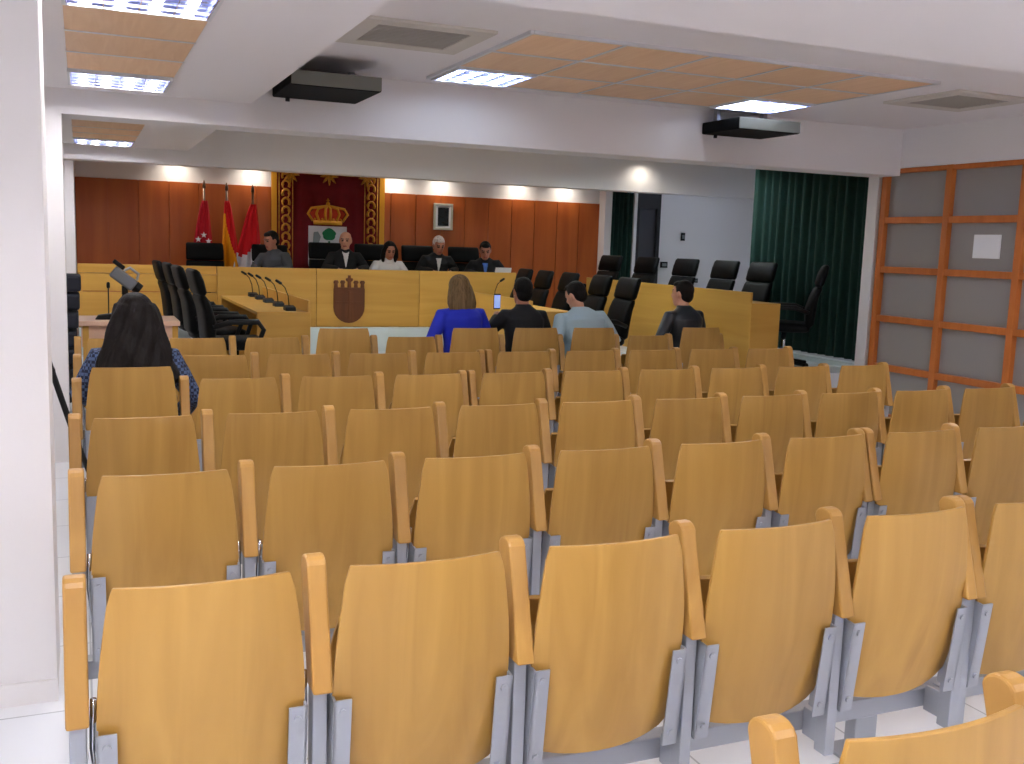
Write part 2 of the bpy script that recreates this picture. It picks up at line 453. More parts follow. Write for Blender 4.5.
for y in (5.4, 6.02): gb.box(xs-0.3, xs+0.3, y-0.009, y+0.009, -0.02, 0)
for y in (10.2, 10.8): gb.box(xs-0.3, xs+0.3, y-0.009, y+0.009, -0.02, 0)
struct(gb.build('trim_4', MT['rim'], loc=(0, 0, ZS)))
# unseen lamps added to brighten the room, beyond the frame or behind the beams
for x, y, z in ((0.25, 1.2, ZC), (0.25, -0.9, ZC), (-0.6, 1.6, ZC), (-0.6, -0.2, ZC), (3.0, -0.5, ZC), (5.6, -0.5, ZC), (3.0, -1.2, ZC), (5.4, -1.2, ZC), (2.9, 10.4, ZC), (5.0, 10.4, ZC), (6.9, 10.9, ZC), (6.3, 4.2, ZC), (3.2, 4.2, ZC), (9.3, 13.5, ZC), (9.6, 11.0, ZC)):
    place_lamp(x, y, z, 'unseen louvred ceiling light added to brighten the room', 'tube_dim' if x > 9 else 'tube_far' if y > 8 else 'tube')
def vent(x, y, label):
    r = thing('ceiling_vent', label, 'vent', (x, y, ZC), 0, 'square ceiling vents')
    fr = MB()
    fr.box(-0.4, 0.4, -0.38, -0.26, -0.02, 0).box(-0.4, 0.4, 0.26, 0.38, -0.02, 0).box(-0.4, -0.28, -0.26, 0.26, -0.02, 0).box(0.28, 0.4, -0.26, 0.26, -0.02, 0)
    fr.build('frame', MT['vent'], r, bevel=0.004)
    g = MB()
    for k in range(13): g.box(-0.28, 0.28, -0.25+k*0.0417-0.012, -0.25+k*0.0417+0.012, -0.014, -0.008)
    g.build('grille', MT['ventd'], r)
    MB().box(-0.28, 0.28, -0.26, 0.26, -0.006, -0.001).build('backing', mat('vent_back', (90, 88, 84), 0.8), r)
vent(1.86, 6.0, 'square cream ceiling vent beside the wide timber panel, away from the partition')
vent(6.3, 6.05, 'square cream ceiling vent beside the glazed partition')
def ceiling_unit(x0, x1, y0, label):
    r = thing('ceiling_unit', label, 'ceiling unit', ((x0+x1)/2, 7.35, 2.66), 0, 'black boxes by the beam')
    wd = (x1-x0)/2
    MB().box(-wd, wd, y0-7.35, 0.349, 0.0, 0.1).build('body', MT['unit_black'], r, bevel=0.012)
    MB().box(-wd+0.004, wd-0.004, y0-7.35-0.01, y0-7.35+0.002, 0.006, 0.098).build('front_panel', MT['unit_front'], r, bevel=0.003)
    for bx in (-wd+0.05, wd-0.09): MB().box(bx, bx+0.04, 0.2, 0.25, 0.1, 0.208).build('bracket', MT['steel'], r)
    MB().cyl(-wd+0.1, 0.28, -0.03, 0.0, 0.016).build('knob', MT['blackp'], r)
ceiling_unit(1.32, 1.95, 6.98, 'long black box hung under the ceiling at the beam, beside the square vent')
ceiling_unit(5.05, 5.68, 7.15, 'long black box hung under the ceiling at the beam, beside the glazed partition')
# recessed downlights over the timber cladding and by the far beam
def downlight(x, y, z, tilt, label, e, blend=1.0, size=100):
    r = thing('downlight', label, 'light', (x, y, z), 0, 'recessed downlights')
    rg = MB(); n = 20
    rg.rings([[(rr*math.cos(2*math.pi*k/n), rr*math.sin(2*math.pi*k/n), zz) for k in range(n)] for rr, zz in ((0.05,0),(0.065,-0.004),(0.062,-0.012),(0.05,-0.012))], cap=False)
    rg.build('trim_ring', MT['alu'], r)
    MB().cyl(0, 0, -0.006, -0.001, 0.05).build('lens', MT['spotlens'], r)
    L = bpy.data.lights.new('downlight_lamp', 'SPOT'); L.energy = e; L.spot_size = R_(150); L.spot_blend = blend
    L.color = (1, 0.9, 0.76); L.shadow_soft_size = 0.04
    lo = bpy.data.objects.new('downlight_lamp', L); COL.objects.link(lo); lo.parent = r
    lo.location = (0, 0, -0.03); lo.rotation_euler = (tilt, 0, 0)
sbox('ceiling_niche', MT['white'], -0.055, 7.63, 12.76, YF-0.002, 2.7, ZC-0.002)
for k, x in enumerate((1.2, 2.2, 4.25, 4.95, 6.2, 7.0)):
    downlight(x, YF-0.2, 2.7, R_(8), 'round recessed downlight above the timber cladding, %s from the flag side' % ORD[k], SPOT)
downlight(7.2, 12.25, ZC, R_(8), 'round recessed downlight in front of the far beam', SPOT*0.7)

# ------------------------------------------------------------------ auditorium seats
def backrest_mesh():
    mb = MB(); nx, nz = 12, 16
    def P(u, v):                                   # u -1..1 across, v 0..1 up
        z = 0.275+0.605*v
        q = 1-v
        half = 0.196+0.031*math.sin(math.pi/2*min(1, q/0.55))
        if v < 0.1: half *= 1-0.11*((0.1-v)/0.1)**2
        if v > 0.93: half *= 1-0.035*((v-0.93)/0.07)**2
        x = half*u
        if v < 0.25: z += 0.03*(abs(u)**2.4)*(0.25-v)/0.25
        y = 0.065*(1-v)**1.3+0.026*u*u-0.02*math.sin(math.pi*v)
        return (x, y, z)
    for j in range(nz+1):
        for i in range(nx+1): mb.v.append(P(-1+2*i/nx, j/nz))
    for j in range(nz):
        for i in range(nx):
            a = j*(nx+1)+i; mb.quad((a, a+1, a+nx+2, a+nx+1))
    return mb
def pan_mesh(folded):
    mb = MB(); nx, ny = 10, 10
    for j in range(ny+1):
        for i in range(nx+1):
            u = -1+2*i/nx; t = j/ny                # t from the hinge outwards
            half = 0.205*(1-0.10*t**3)
            sag = 0.02*u*u+0.02*math.sin(math.pi*t)-(0.03*max(0, t-0.8)/0.2)
            if folded: mb.v.append((u*half, 0.135+0.03*t+sag, 0.33+0.37*t))
            else: mb.v.append((u*half, 0.13+0.41*t, 0.425+0.02*t+sag*0.9))
    for j in range(ny):
        for i in range(nx):
            a = j*(nx+1)+i; mb.quad((a, a+1, a+nx+2, a+nx+1))
    return mb
def bracket_mesh(s):
    mb = MB(); x0, x1 = sorted((s*0.186, s*0.229))
    M2 = Matrix.Translation((0, 0.036, 0.56)) @ Matrix.Rotation(R_(6), 4, 'X')
    mb.box(x0, x1, -0.034, -0.029, -0.29, 0.0, mtx=M2)
    mb.box(s*0.227-0.003, s*0.227+0.003, -0.034, 0.03, -0.29, 0.0, mtx=M2)
    for z in (-0.03, -0.25): mb.tube([M2 @ Vector((s*0.207, -0.040, z)), M2 @ Vector((s*0.207, -0.030, z))], 0.009, 8)
    return mb
def arm_mesh(x, wd):
    """upright timber block leaning forward, rounded on top"""
    r = 0.038; o = []
    for k in range(9):
        a = math.pi*k/8; o.append((0.115+r*math.cos(a), 0.858+0.03*math.sin(a)))
    o = [(0.073, 0.58)]+o+[(-0.003, 0.58)]
    return MB().extrude(o, lambda u, v, k: (x+(wd/2 if k else -wd/2), u, v))
def post_mesh(x):
    mb = MB().box(x-0.018, x+0.018, 0.035, 0.085, 0.13, 0.585)
    mb.box(x-0.012, x+0.012, 0.085, 0.15, 0.15, 0.24)
    return mb
def rod_mesh(s):
    return MB().tube([(s*0.232, 0.06, 0.62), (s*0.236, 0.075, 0.5), (s*0.23, 0.11, 0.40), (s*0.222, 0.15, 0.33)], 0.007, 8)
PITCH = 0.265
def seat_proto(kind):
    r = thing('auditorium_seat', 'x', 'seat', (0,0,0))
    lift = 0.0 if kind[0] == 'f' else 0.07
    bk = backrest_mesh().build('backrest', MT['beech'], r, smooth=True, solid=0.014)
    bk.location = (0, 0, lift)
    sm = pan_mesh(kind[0] == 'f').build('seat_pan', MT['beech'], r, smooth=True, solid=0.016)
    for s in (-1, 1):
        b = bracket_mesh(s).build('bracket', MT['steel'], r); b.location = (0, 0, lift)
        rod_mesh(s).build('hinge_rod', MT['chrome'], r, smooth=True)
    if 'd' in kind:      # shares nothing with its neighbour: its own arm on both sides
        arm_mesh(-PITCH+0.024, 0.042).build('armrest', MT['beech_edge'], r, bevel=0.006); post_mesh(-PITCH+0.02).build('support_post', MT['steel'], r, bevel=0.003)
    if 'l' in kind:
        arm_mesh(-PITCH+0.0, 0.048).build('armrest', MT['beech_edge'], r, bevel=0.006); post_mesh(-PITCH).build('support_post', MT['steel'], r, bevel=0.003)
    if 'n' in kind:      # narrow outer arm where two row sections meet
        arm_mesh(PITCH-0.024, 0.042).build('armrest', MT['beech_edge'], r, bevel=0.006); post_mesh(PITCH-0.02).build('support_post', MT['steel'], r, bevel=0.003)
    else:
        arm_mesh(PITCH, 0.048).build('armrest', MT['beech_edge'], r, bevel=0.006); post_mesh(PITCH).build('support_post', MT['steel'], r, bevel=0.003)
    return r
protos = {}
def place_seat(kind, x, y, label):
    if kind not in protos:
        protos[kind] = o = seat_proto(kind)
    else: o = dup(protos[kind])
    o.location = (x, y, 0); o['label'] = label; o['group'] = 'beech auditorium seats'
    return o
ROWS = [  # y, x of first centre, pitch, first index, last index, section break after index
    (1.14, 0.245, 0.523, 2, 3, None),
    (2.22, 0.235, 0.521, 0, 7, 4),
    (3.31, 0.235, 0.533, 0, 9, 5),
    (4.38, 0.225, 0.535, 0, 9, None),
    (5.50, 0.23, 0.539, 0, 9, 3),
    (6.60, 0.23, 0.541, 0, 9, 4),
    (7.74, 0.23, 0.553, 0, 9, None)]
RAISED = {(4, 0): 'tipped-down seat under the woman with long dark hair', (6, 3): 'empty raised-back beech seat before the emblem desk, in the row by the stage',
          (6, 5): 'raised-back beech seat under the woman in the cobalt blue jacket', (6, 6): 'raised-back beech seat under the dark-haired man holding a phone',
          (6, 7): 'raised-back beech seat under the man in the pale blue shirt', (6, 9): 'raised-back beech seat under the man in the dark leather jacket'}
ROWN = ['frontmost cut-off', 'first full', 'second full', 'third full', 'fourth full', 'fifth full', 'stage-side']
for r, (y, x0, p, i0, i1, br) in enumerate(ROWS):
    for i in range(i0, i1+1):
        kind = 'u' if (r, i) in RAISED else 'f'
        if i == 0 or (r == 0 and i == i0): kind += 'l'
        if br is not None and i == br: kind += 'n'
        if br is not None and i == br+1: kind += 'd'
        lab = RAISED.get((r, i)) or 'folded beech seat, %s from the white pier side in the %s row' % (ORD[i], ROWN[r])
        place_seat(kind, x0+p*i, y, lab)
    xa, xb = x0+p*i0-0.29, x0+p*i1+0.29
    fr = thing('seat_row_frame', 'grey steel bar on pedestals carrying the %s row of beech seats' % ROWN[r], 'seat frame', (xa, y+0.18, 0), 0, 'bars under the seat rows')
    MB().box(0, xb-xa, -0.03, 0.03, 0.16, 0.225).build('crossbar', MT['steel'], fr, bevel=0.004)
    k = 0
    for i in range(i0, i1+1, 2):
        cx = x0+p*i-xa
        pm = MB().box(cx-0.045, cx+0.045, -0.025, 0.025, 0.012, 0.16).box(cx-0.06, cx+0.06, -0.11, 0.11, 0.0, 0.012)
        pm.build('pedestal', MT['steel'], fr, bevel=0.004)

# ------------------------------------------------------------------ stage furniture
# long desk of the presiding table
pd = thing('presiding_desk', 'long maple desk with the walnut shield emblem, facing the seats', 'desk', (2.7, 12.6, TIER))
MB().box(-2.74, -1.2, 0.0, 0.03, 0.12, 0.53).box(-2.74, -1.2, 0.0, 0.03, 0.54, 0.74).box(-2.74, -1.2, 0.0, 0.03, 0.75, 0.85).build('side_panel', MT['desk'], pd, bevel=0.003)
for a, b_ in ((-1.195, 0.0), (0.006, 1.35), (1.356, 2.72)):
    MB().box(a, b_, -0.03, 0.0, 0.12, 0.85).build('front_panel', MT['desk'], pd, bevel=0.004)
MB().box(-2.74, 2.72, 0.03, 0.62, 0.71, 0.745).build('worktop', MT['desk'], pd, bevel=0.004)
for x in (-2.72, -1.2, 1.35, 2.68): MB().box(x, x+0.03, 0.03, 0.58, 0.0, 0.71).build('support_panel', MT['desk'], pd)
tr = MB().box(-0.04, 5.45, 12.46, 12.54, PIT, 0.54)
struct(tr.build('trim_2', MT['marble'], bevel=0.005))
# walnut shield with crown on the front panel
em = MB()
w2, zt, zb = 0.20, 0.44, 0.0
out = [(-w2, zt), (-w2, 0.2)]
for k in range(1, 12):
    a = math.pi+math.pi*k/12; out.append((w2*math.cos(a), 0.2+0.2*math.sin(a)))
out += [(w2, 0.2), (w2, zt)]
E0 = lambda dz=0.0, t=0.018: (lambda u, v, k: (u, -k*t, v+dz))
em.extrude(out, E0())
for x in (-0.17, -0.085, 0.085, 0.17):
    em.extrude([(x-0.026, zt), (x+0.026, zt), (x+0.02, zt+0.055), (x+0.034, zt+0.075), (x+0.02, zt+0.1), (x-0.02, zt+0.1), (x-0.034, zt+0.075), (x-0.02, zt+0.055)], E0())
em.extrude([(-0.024, zt), (0.024, zt), (0.02, zt+0.08), (0.045, zt+0.1), (0.045, zt+0.125), (0.018, zt+0.13), (0.018, zt+0.165), (-0.018, zt+0.165), (-0.018, zt+0.13), (-0.045, zt+0.125), (-0.045, zt+0.1), (-0.02, zt+0.08)], E0())
em.box(-0.19, 0.19, -0.026, -0.018, zt-0.012, zt+0.012)
em.box(-0.012, 0.012, -0.024, -0.018, 0.05, zt-0.03).box(-0.18, 0.18, -0.024, -0.018, 0.25, 0.272)
ee = em.build('shield_emblem', MT['emblem'], pd, bevel=0.004); ee.location = (0.42, -0.031, 0.17)
ee['label'] = 'dark walnut shield with a five-pointed crown'

def wing(name, label, x0, x1, y0, y1, zf, zt, screen_x, sd):
    r = thing(name, label, 'desk', ((x0+x1)/2, y0, zf))
    hw = (x1-x0)/2; h = zt-zf; L = y1-y0
    MB().box(-hw+(0.026 if screen_x < 0 else 0.001), hw-(0.026 if screen_x > 0 else 0.001), 0.026, L-0.031, h-0.03, h).build('worktop', MT['desk'], r, bevel=0.004)
    MB().box(-hw, hw, 0, 0.025, 0, h+0.0).build('end_panel', MT['desk'], r, bevel=0.004)
    MB().box(-hw, hw, L-0.03, L, 0, h-0.03).build('end_panel', MT['desk'], r, bevel=0.004)
    xs_ = screen_x*hw
    a, b_ = sorted((xs_, xs_-sd*0.025))
    MB().box(a, b_, 0.026, L, 0, h+0.11).build('modesty_panel', MT['desk_y'], r, bevel=0.004)
    return r
DT = 0.945
wing('council_desk', 'maple side desk with five microphones, by the black chairs on the flag side', 1.5, 2.0, 9.55, 12.2, PIT, DT, 1, 1)
wing('council_desk', 'lower maple side desk across from the flag side, behind the audience heads', 4.42, 4.92, 9.8, 12.2, PIT, DT, -1, -1)
rd = wing('council_desk', 'outer maple side desk with tall panel beside the green curtain', 6.3, 6.66, 8.5, 12.2, TIER, 1.13, -1, -1)
# table by the white wall
tb = thing('side_table', 'small pale table with a microphone beyond the woman with long dark hair', 'table', (0.34, 8.95, PIT))
MB().box(-0.37, 0.4, -0.28, 0.3, 0.67, 0.71).build('tabletop', MT['desk_pale'], tb, bevel=0.005)
MB().box(-0.35, 0.38, -0.25, -0.23, 0.5, 0.67).build('apron', MT['desk_pale'], tb)
for x in (-0.34, 0.34):
    for y in (-0.24, 0.26): MB().box(x-0.0, x+0.045, y-0.02, y+0.02, 0, 0.67).build('leg', MT['desk'], tb)

def mic_proto():
    r = thing('gooseneck_microphone', 'x', 'microphone')
    b_ = MB().extrude([(-0.075, 0), (0.075, 0), (0.06, 0.05), (-0.05, 0.035)], lambda u, v, k: (-0.05+0.1*k, u, v))
    b_.build('base', MT['blackp'], r, bevel=0.006)
    MB().tube([(0, 0.03, 0.04), (-0.01, 0.03, 0.14), (-0.04, 0.03, 0.22), (-0.08, 0.03, 0.26)], 0.005, 8).build('gooseneck', MT['blackp'], r, smooth=True)
    MB().tube([(-0.08, 0.03, 0.26), (-0.12, 0.03, 0.285)], 0.014, 10, round_ends=True).build('capsule', MT['blackp'], r, smooth=True)
    return r
MIC = mic_proto(); mic_used = [False]
def place_mic(x, y, z, rz, label):
    o = MIC if not mic_used[0] else dup(MIC)
    mic_used[0] = True
    o.location = (x, y, z); o.rotation_euler = (0, 0, rz); o['label'] = label; o['group'] = 'gooseneck microphones'
for k, y in enumerate((9.75, 10.35, 10.95, 11.5, 12.0)):
    place_mic(1.84, y, DT, 0, 'black gooseneck microphone on the flag-side desk, %s from its open end' % ORD[k])
place_mic(4.6, 11.35, DT, math.pi, 'black gooseneck microphone on the lower desk, by the presiding desk')
place_mic(4.6, 10.8, DT, math.pi, 'black gooseneck microphone on the lower desk, nearer the blonde woman')
place_mic(0.17, 8.87, PIT+0.71, -1.6, 'black gooseneck microphone on the small pale side table')

# video camera on a small tripod, on the side table
vc = thing('video_camera', 'grey video camera with black viewfinder above the dark-haired woman', 'camera', (0.33, 8.95, PIT+0.71))
for a in (0.4, 2.5, 4.6): MB().tube([(0, 0, 0.22), (0.1*math.cos(a), 0.1*math.sin(a), 0.006)], [0.012, 0.008]).build('tripod_leg', MT['blackp'], vc)
MB().cyl(0, 0, 0.2, 0.27, 0.025).build('tripod_head', MT['blackp'], vc)
Mv = Matrix.Translation((0, 0, 0.33)) @ Matrix.Rotation(R_(38), 4, 'Y') @ Matrix.Scale(0.75, 4)
MB().box(-0.15, 0.13, -0.05, 0.05, -0.075, 0.06, mtx=Mv).build('body', MT['greyp'], vc, bevel=0.015)
MB().tube([Mv @ Vector((0.13, 0, 0)), Mv @ Vector((0.2, 0, 0))], 0.045, 16).build('lens', MT['blackp'], vc)
MB().box(-0.21, -0.07, -0.03, 0.03, 0.062, 0.11, mtx=Mv).build('viewfinder', MT['blackp'], vc, bevel=0.008)
MB().tube([Mv @ Vector((-0.06, 0, 0.06)), Mv @ Vector((-0.03, 0, 0.13)), Mv @ Vector((0.08, 0, 0.13)), Mv @ Vector((0.11, 0, 0.06))], 0.012, 8).build('handle', MT['alu'], vc)

# black executive chairs
def exec_chair():
    r = thing('executive_chair', 'x', 'chair')
    bs = MB()
    for k in range(5):
        a = 2*math.pi*k/5+0.3
        bs.tube([(0, 0, 0.1), (0.3*math.cos(a), 0.3*math.sin(a), 0.07)], [0.03, 0.018], 8)
    bs.cyl(0, 0, 0.06, 0.14, 0.045)
    bs.build('star_base', MT['blackp'], r, smooth=False)
    for k in range(5):
        a = 2*math.pi*k/5+0.3
        MB().tube([(0.3*math.cos(a)-0.02*math.sin(a), 0.3*math.sin(a)+0.02*math.cos(a), 0.03), (0.3*math.cos(a)+0.02*math.sin(a), 0.3*math.sin(a)-0.02*math.cos(a), 0.03)], 0.03, 12).build('caster', MT['blackp'], r)
    MB().cyl(0, 0, 0.12, 0.42, 0.027).build('gas_column', MT['chrome'], r, smooth=True)
    st = MB(); rr = []
    for t, y, half, th in ((0, -0.25, 0.2, 0.04), (1, -0.22, 0.24, 0.055), (2, 0.0, 0.25, 0.06), (3, 0.2, 0.245, 0.06), (4, 0.255, 0.2, 0.035)):
        rr.append([(half*math.copysign(abs(math.cos(a))**0.5, math.cos(a)), y, 0.46+th*math.copysign(abs(math.sin(a))**0.6, math.sin(a))) for a in [2*math.pi*k/20+0.01 for k in range(20)]])
    st.rings(rr); st.build('seat', MT['leather'], r, smooth=True)
    bk = MB(); rr = []
    for z, y, half, th in ((0.46, -0.24, 0.17, 0.03), (0.5, -0.25, 0.22, 0.05), (0.66, -0.255, 0.24, 0.06), (0.78, -0.28, 0.245, 0.05), (0.86, -0.31, 0.24, 0.046), (0.89, -0.32, 0.235, 0.032)):
        rr.append([(half*math.copysign(abs(math.cos(a))**0.45, math.cos(a)), y+th*math.copysign(abs(math.sin(a))**0.7, math.sin(a)), z) for a in [2*math.pi*k/20+0.01 for k in range(20)]])
    bk.rings(rr); bk.build('backrest', MT['leather'], r, smooth=True)
    hd = MB(); rr = []
    for z, y, half, th in ((0.895, -0.322, 0.232, 0.03), (0.92, -0.325, 0.24, 0.048), (1.02, -0.35, 0.24, 0.05), (1.1, -0.375, 0.236, 0.04), (1.12, -0.38, 0.22, 0.018)):
        rr.append([(half*math.copysign(abs(math.cos(a))**0.4, math.cos(a)), y+th*math.copysign(abs(math.sin(a))**0.7, math.sin(a)), z) for a in [2*math.pi*k/20+0.01 for k in range(20)]])
    hd.rings(rr); hd.build('headrest', MT['leather'], r, smooth=True)
    for s in (-1, 1):
        MB().tube([(s*0.25, -0.24, 0.62), (s*0.285, -0.1, 0.67), (s*0.285, 0.14, 0.67), (s*0.285, 0.19, 0.6), (s*0.27, 0.14, 0.46)], [0.022, 0.026, 0.026, 0.022, 0.02], 10).build('armrest', MT['blackp'], r, smooth=True)
    return r
CH = exec_chair(); ch_used = [False]
def place_chair(x, y, z, rz, label):
    o = CH if not ch_used[0] else dup(CH)
    ch_used[0] = True
    o.location = (x, y, z); o.rotation_euler = (0, 0, rz); o['label'] = label; o['group'] = 'black executive chairs'
# chair faces +y locally
for k, (x, y) in enumerate(((1.28, 9.35), (1.23, 10.3), (1.21, 11.25), (1.16, 12.05))):
    place_chair(x, y, PIT, -math.pi/2+0.05, 'empty black high-back chair at the flag-side desk, %s from its open end' % ORD[k])
for k, y in enumerate((9.39, 10.0, 10.8, 11.5, 12.12)):
    place_chair(4.98, y, PIT, math.pi/2-0.08, 'empty black high-back chair at the lower desk, %s from its open end' % ORD[k])
for k, (y, lb) in enumerate(((9.58, 'beside the green curtain'), (10.29, 'before the white wall, first from the curtain'), (11.15, 'before the white wall, second from the curtain'), (12.12, 'before the dark doorway'), (13.0, 'before the narrow curtain'))):
    place_chair(6.86-(0.08 if k == 4 else 0), y, TIER, math.pi/2+0.04*k, 'empty black high-back chair at the outer desk, '+lb)
place_chair(6.9, 8.72, TIER, 0.9, 'lone black chair turned sideways in front of the long green curtain')
DCX = [1.5, 2.34, 3.1, 3.74, 4.42, 5.12]
DLB = ['empty black high-back chair below the crimson flag, behind the presiding desk', 'black chair behind the man in grey at the presiding desk', 'black chair before the white crest, behind the presiding desk',
       'black chair behind the woman in white at the presiding desk', 'black chair behind the white-haired man at the presiding desk', 'black chair behind the man in a blue shirt at the presiding desk']
for k, x in enumerate(DCX): place_chair(x, 13.48, TIER+(0.05 if k > 1 else 0), math.pi, DLB[k])

# stacked chairs by the wall
def stack_chair(k):
    r = thing('stacking_chair', 'navy padded stacking chair by the white pillar, %s from the floor' % ORD[k], 'chair', (-0.435+0.012*k, 8.38, k*0.14), 0, 'stacked padded chairs')
    MB().box(-0.2, 0.36, -0.2, 0.2, 0.35, 0.47).build('seat', MT['pad'], r, bevel=0.02)
    MB().box(-0.21, -0.17, -0.2, 0.2, 0.56, 0.74, mtx=Matrix.Rotation(R_(-8), 4, 'Y')).build('backrest', MT['pad'], r, bevel=0.015)
    for sy in (-1, 1):
        MB().tube([(0.22, sy*0.215, 0.0), (0.2, sy*0.215, 0.42), (-0.24, sy*0.215, 0.42)], 0.011, 8).build('leg', MT['blackp'], r)
        MB().tube([(-0.27, sy*0.215, 0.0), (-0.24, sy*0.215, 0.42), (-0.30, sy*0.215, 0.74)], 0.011, 8).build('leg', MT['blackp'], r)
for k in range(7): stack_chair(k)

# black tripod behind the white pier
tp = thing('tripod', 'black tripod leaning out behind the white pier', 'tripod', (-0.32, 5.0, 0))
for a, nm in ((0.0, 'leg'), (2.1, 'leg'), (4.2, 'leg')):
    e = Vector((0.5*math.cos(a), 0.62*math.sin(a)*0.7, 0.0)) if a == 0.0 else Vector((0.5*math.cos(a), 0.5*math.sin(a), 0))
    l = MB().tube([(0.03*math.cos(a), 0.03*math.sin(a), 1.55), tuple(e*0.52+Vector((0, 0, 0.745))), tuple(e)], [0.015, 0.013, 0.009], 10).build(nm, MT['blackp'], tp)
    q = e*0.36+Vector((0, 0, 1.0))
    MB().ell(q, (0.022, 0.022, 0.03)).build('leg_clamp', MT['blackp'], l)
MB().cyl(0, 0, 1.5, 1.6, 0.035).build('head', MT['blackp'], tp)
MB().box(-0.04, 0.04, -0.06, 0.06, 1.6, 1.63).build('mount_plate', MT['blackp'], tp, bevel=0.005)

# ------------------------------------------------------------------ flags, hanging, portrait
def flag(x, y, ztop, label, colours, top_w, bot_w, z_hi, z_lo, split):
    r = thing('flag', label, 'flag', (x, y, TIER), 0, 'flags on poles')
    MB().cyl(0, 0, 0, 0.04, 0.16, 0.14).cyl(0, 0, 0.04, 0.12, 0.05, 0.03).build('base', MT['pole'], r, smooth=False)
    MB().tube([(0, 0, 0.1), (0, 0, ztop-TIER-0.09)], 0.014).build('pole', MT['pole'], r, smooth=True)
    MB().tube([(0, 0, ztop-TIER-0.1), (0, 0, ztop-TIER-0.05), (0, 0, ztop-TIER)], [0.022, 0.02, 0.004], 10).build('finial', MT['pole'], r, smooth=True)
    mb = MB(); n, nz = 40, 24
    for j in range(nz+1):
        t = j/nz; z = (z_hi+(z_lo-z_hi)*t)-TIER
        wl = top_w[0]+(bot_w[0]-top_w[0])*t**0.8; wr = top_w[1]+(bot_w[1]-top_w[1])*t**0.8
        for i in range(n+1):
            u = i/n
            x_ = wl+(wr-wl)*u
            y_ = -0.022-0.045*(0.3+t)*(math.sin(u*5.5*math.pi+t*1.2)*0.6+0.5*math.sin(u*3*math.pi+2*t)) - 0.03*math.sin(math.pi*u)
            mb.v.append((x_, y_-0.02, z-0.05*t*math.sin(math.pi*u*1.0)))
    for j in range(nz):
        for i in range(n):
            a = j*(n+1)+i
            mb.quad((a, a+1, a+n+2, a+n+1), split(i/n, j/nz))
    cl = mb.build('flag_cloth', colours, r, smooth=True, solid=0.004)
    return r, cl
f1, c1 = flag(1.52, 14.05, 2.36, 'crimson flag with white stars, furthest from the crest hanging', [MT['darkred'], MT['whitef']], (-0.03, 0.04), (-0.2, 0.13), 2.09, 1.2, lambda u, t: 0)
st = MB()
def star(mb, cx, cz, r_, y0):
    o = []
    for k in range(10):
        a = math.pi/2+math.pi*k/5; q = r_ if k % 2 == 0 else r_*0.42
        o.append((cx+q*math.cos(a), cz+q*math.sin(a)))
    mb.extrude(o, lambda u, v, k: (u, y0-0.006*k, v))
for cx, cz in ((-0.02, 1.22), (-0.09, 1.16), (0.04, 1.14), (-0.04, 1.07)): star(st, cx, cz, 0.042, -0.115)
st.build('star', MT['whitef'], c1)
flag(1.81, 14.05, 2.34, 'red and yellow flag between the crimson flag and the red and white flag', [MT['redflag'], MT['yellow']], (-0.03, 0.03), (-0.09, 0.2), 2.1, 1.1,
     lambda u, t: 1 if (t > 0.16 and u < 0.1+0.72*min(1, (t-0.12)*1.6)) else 0)
flag(2.15, 14.05, 2.33, 'red and white flag beside the crest hanging', [MT['redflag'], MT['whitef']], (-0.03, 0.04), (-0.3, 0.14), 2.07, 1.1,
     lambda u, t: 1 if t > 0.66-0.14*u+0.04*math.sin(6*u) else 0)

tp = thing('tapestry', 'crimson wall hanging with gold borders, crown and white crest', 'tapestry', (3.26, YF-0.09, 0.75))
W, Ht = 0.81, 1.79
mb = MB(); n, nz = 44, 6
for j in range(nz+1):
    for i in range(n+1):
        u = -1+2*i/n; mb.v.append((u*W, 0.006*math.sin(i*0.9)+0.004*math.sin(i*2.1), Ht*j/nz))
for j in range(nz):
    for i in range(n):
        a = j*(n+1)+i; mb.quad((a, a+1, a+n+2, a+n+1))
mb.build('cloth', MT['red'], tp, smooth=True, solid=0.006)
for s in (-1, 1):
    b = MB().box(min(s*W, s*(W-0.075)), max(s*W, s*(W-0.075)), -0.022, -0.012, 0, Ht)
    b.build('gold_edge', MT['goldb'], tp, bevel=0.003)
    b = MB(); x = s*(W-0.2)
    for k in range(15):                      # scrolling embroidery
        z = 0.06+k*0.12; sg = 1 if k % 2 else -1
        pts = [(x+sg*0.05*math.cos(a), -0.018, z+0.06*math.sin(a)) for a in [math.pi*q/8*1.5-0.6 for q in range(9)]]
        b.tube(pts, [0.02, 0.02, 0.019, 0.018, 0.017, 0.016, 0.014, 0.012, 0.01], 8)
        b.ell((x-sg*0.045, -0.018, z+0.01), (0.022, 0.012, 0.03), nu=10, nv=6)
    b.box(x-0.1, x-0.088, -0.02, -0.012, 0, Ht).box(x+0.088, x+0.1, -0.02, -0.012, 0, Ht)
    b.build('embroidered_border', MT['gold'], tp, smooth=True)
b = MB()
for x, wd in ((0, 0.16), (-0.55, 0.16), (0.55, 0.16)):
    for q in range(5):
        a = math.pi+math.pi*q/4
        b.tube([(x, -0.018, Ht-0.01), (x+wd*0.5*math.cos(a), -0.018, Ht-0.02+0.08*math.sin(a)), (x+wd*0.8*math.cos(a), -0.018, Ht-0.03+0.12*math.sin(a))], [0.024, 0.02, 0.006], 8)
b.build('top_ornament', MT['gold'], tp, smooth=True)
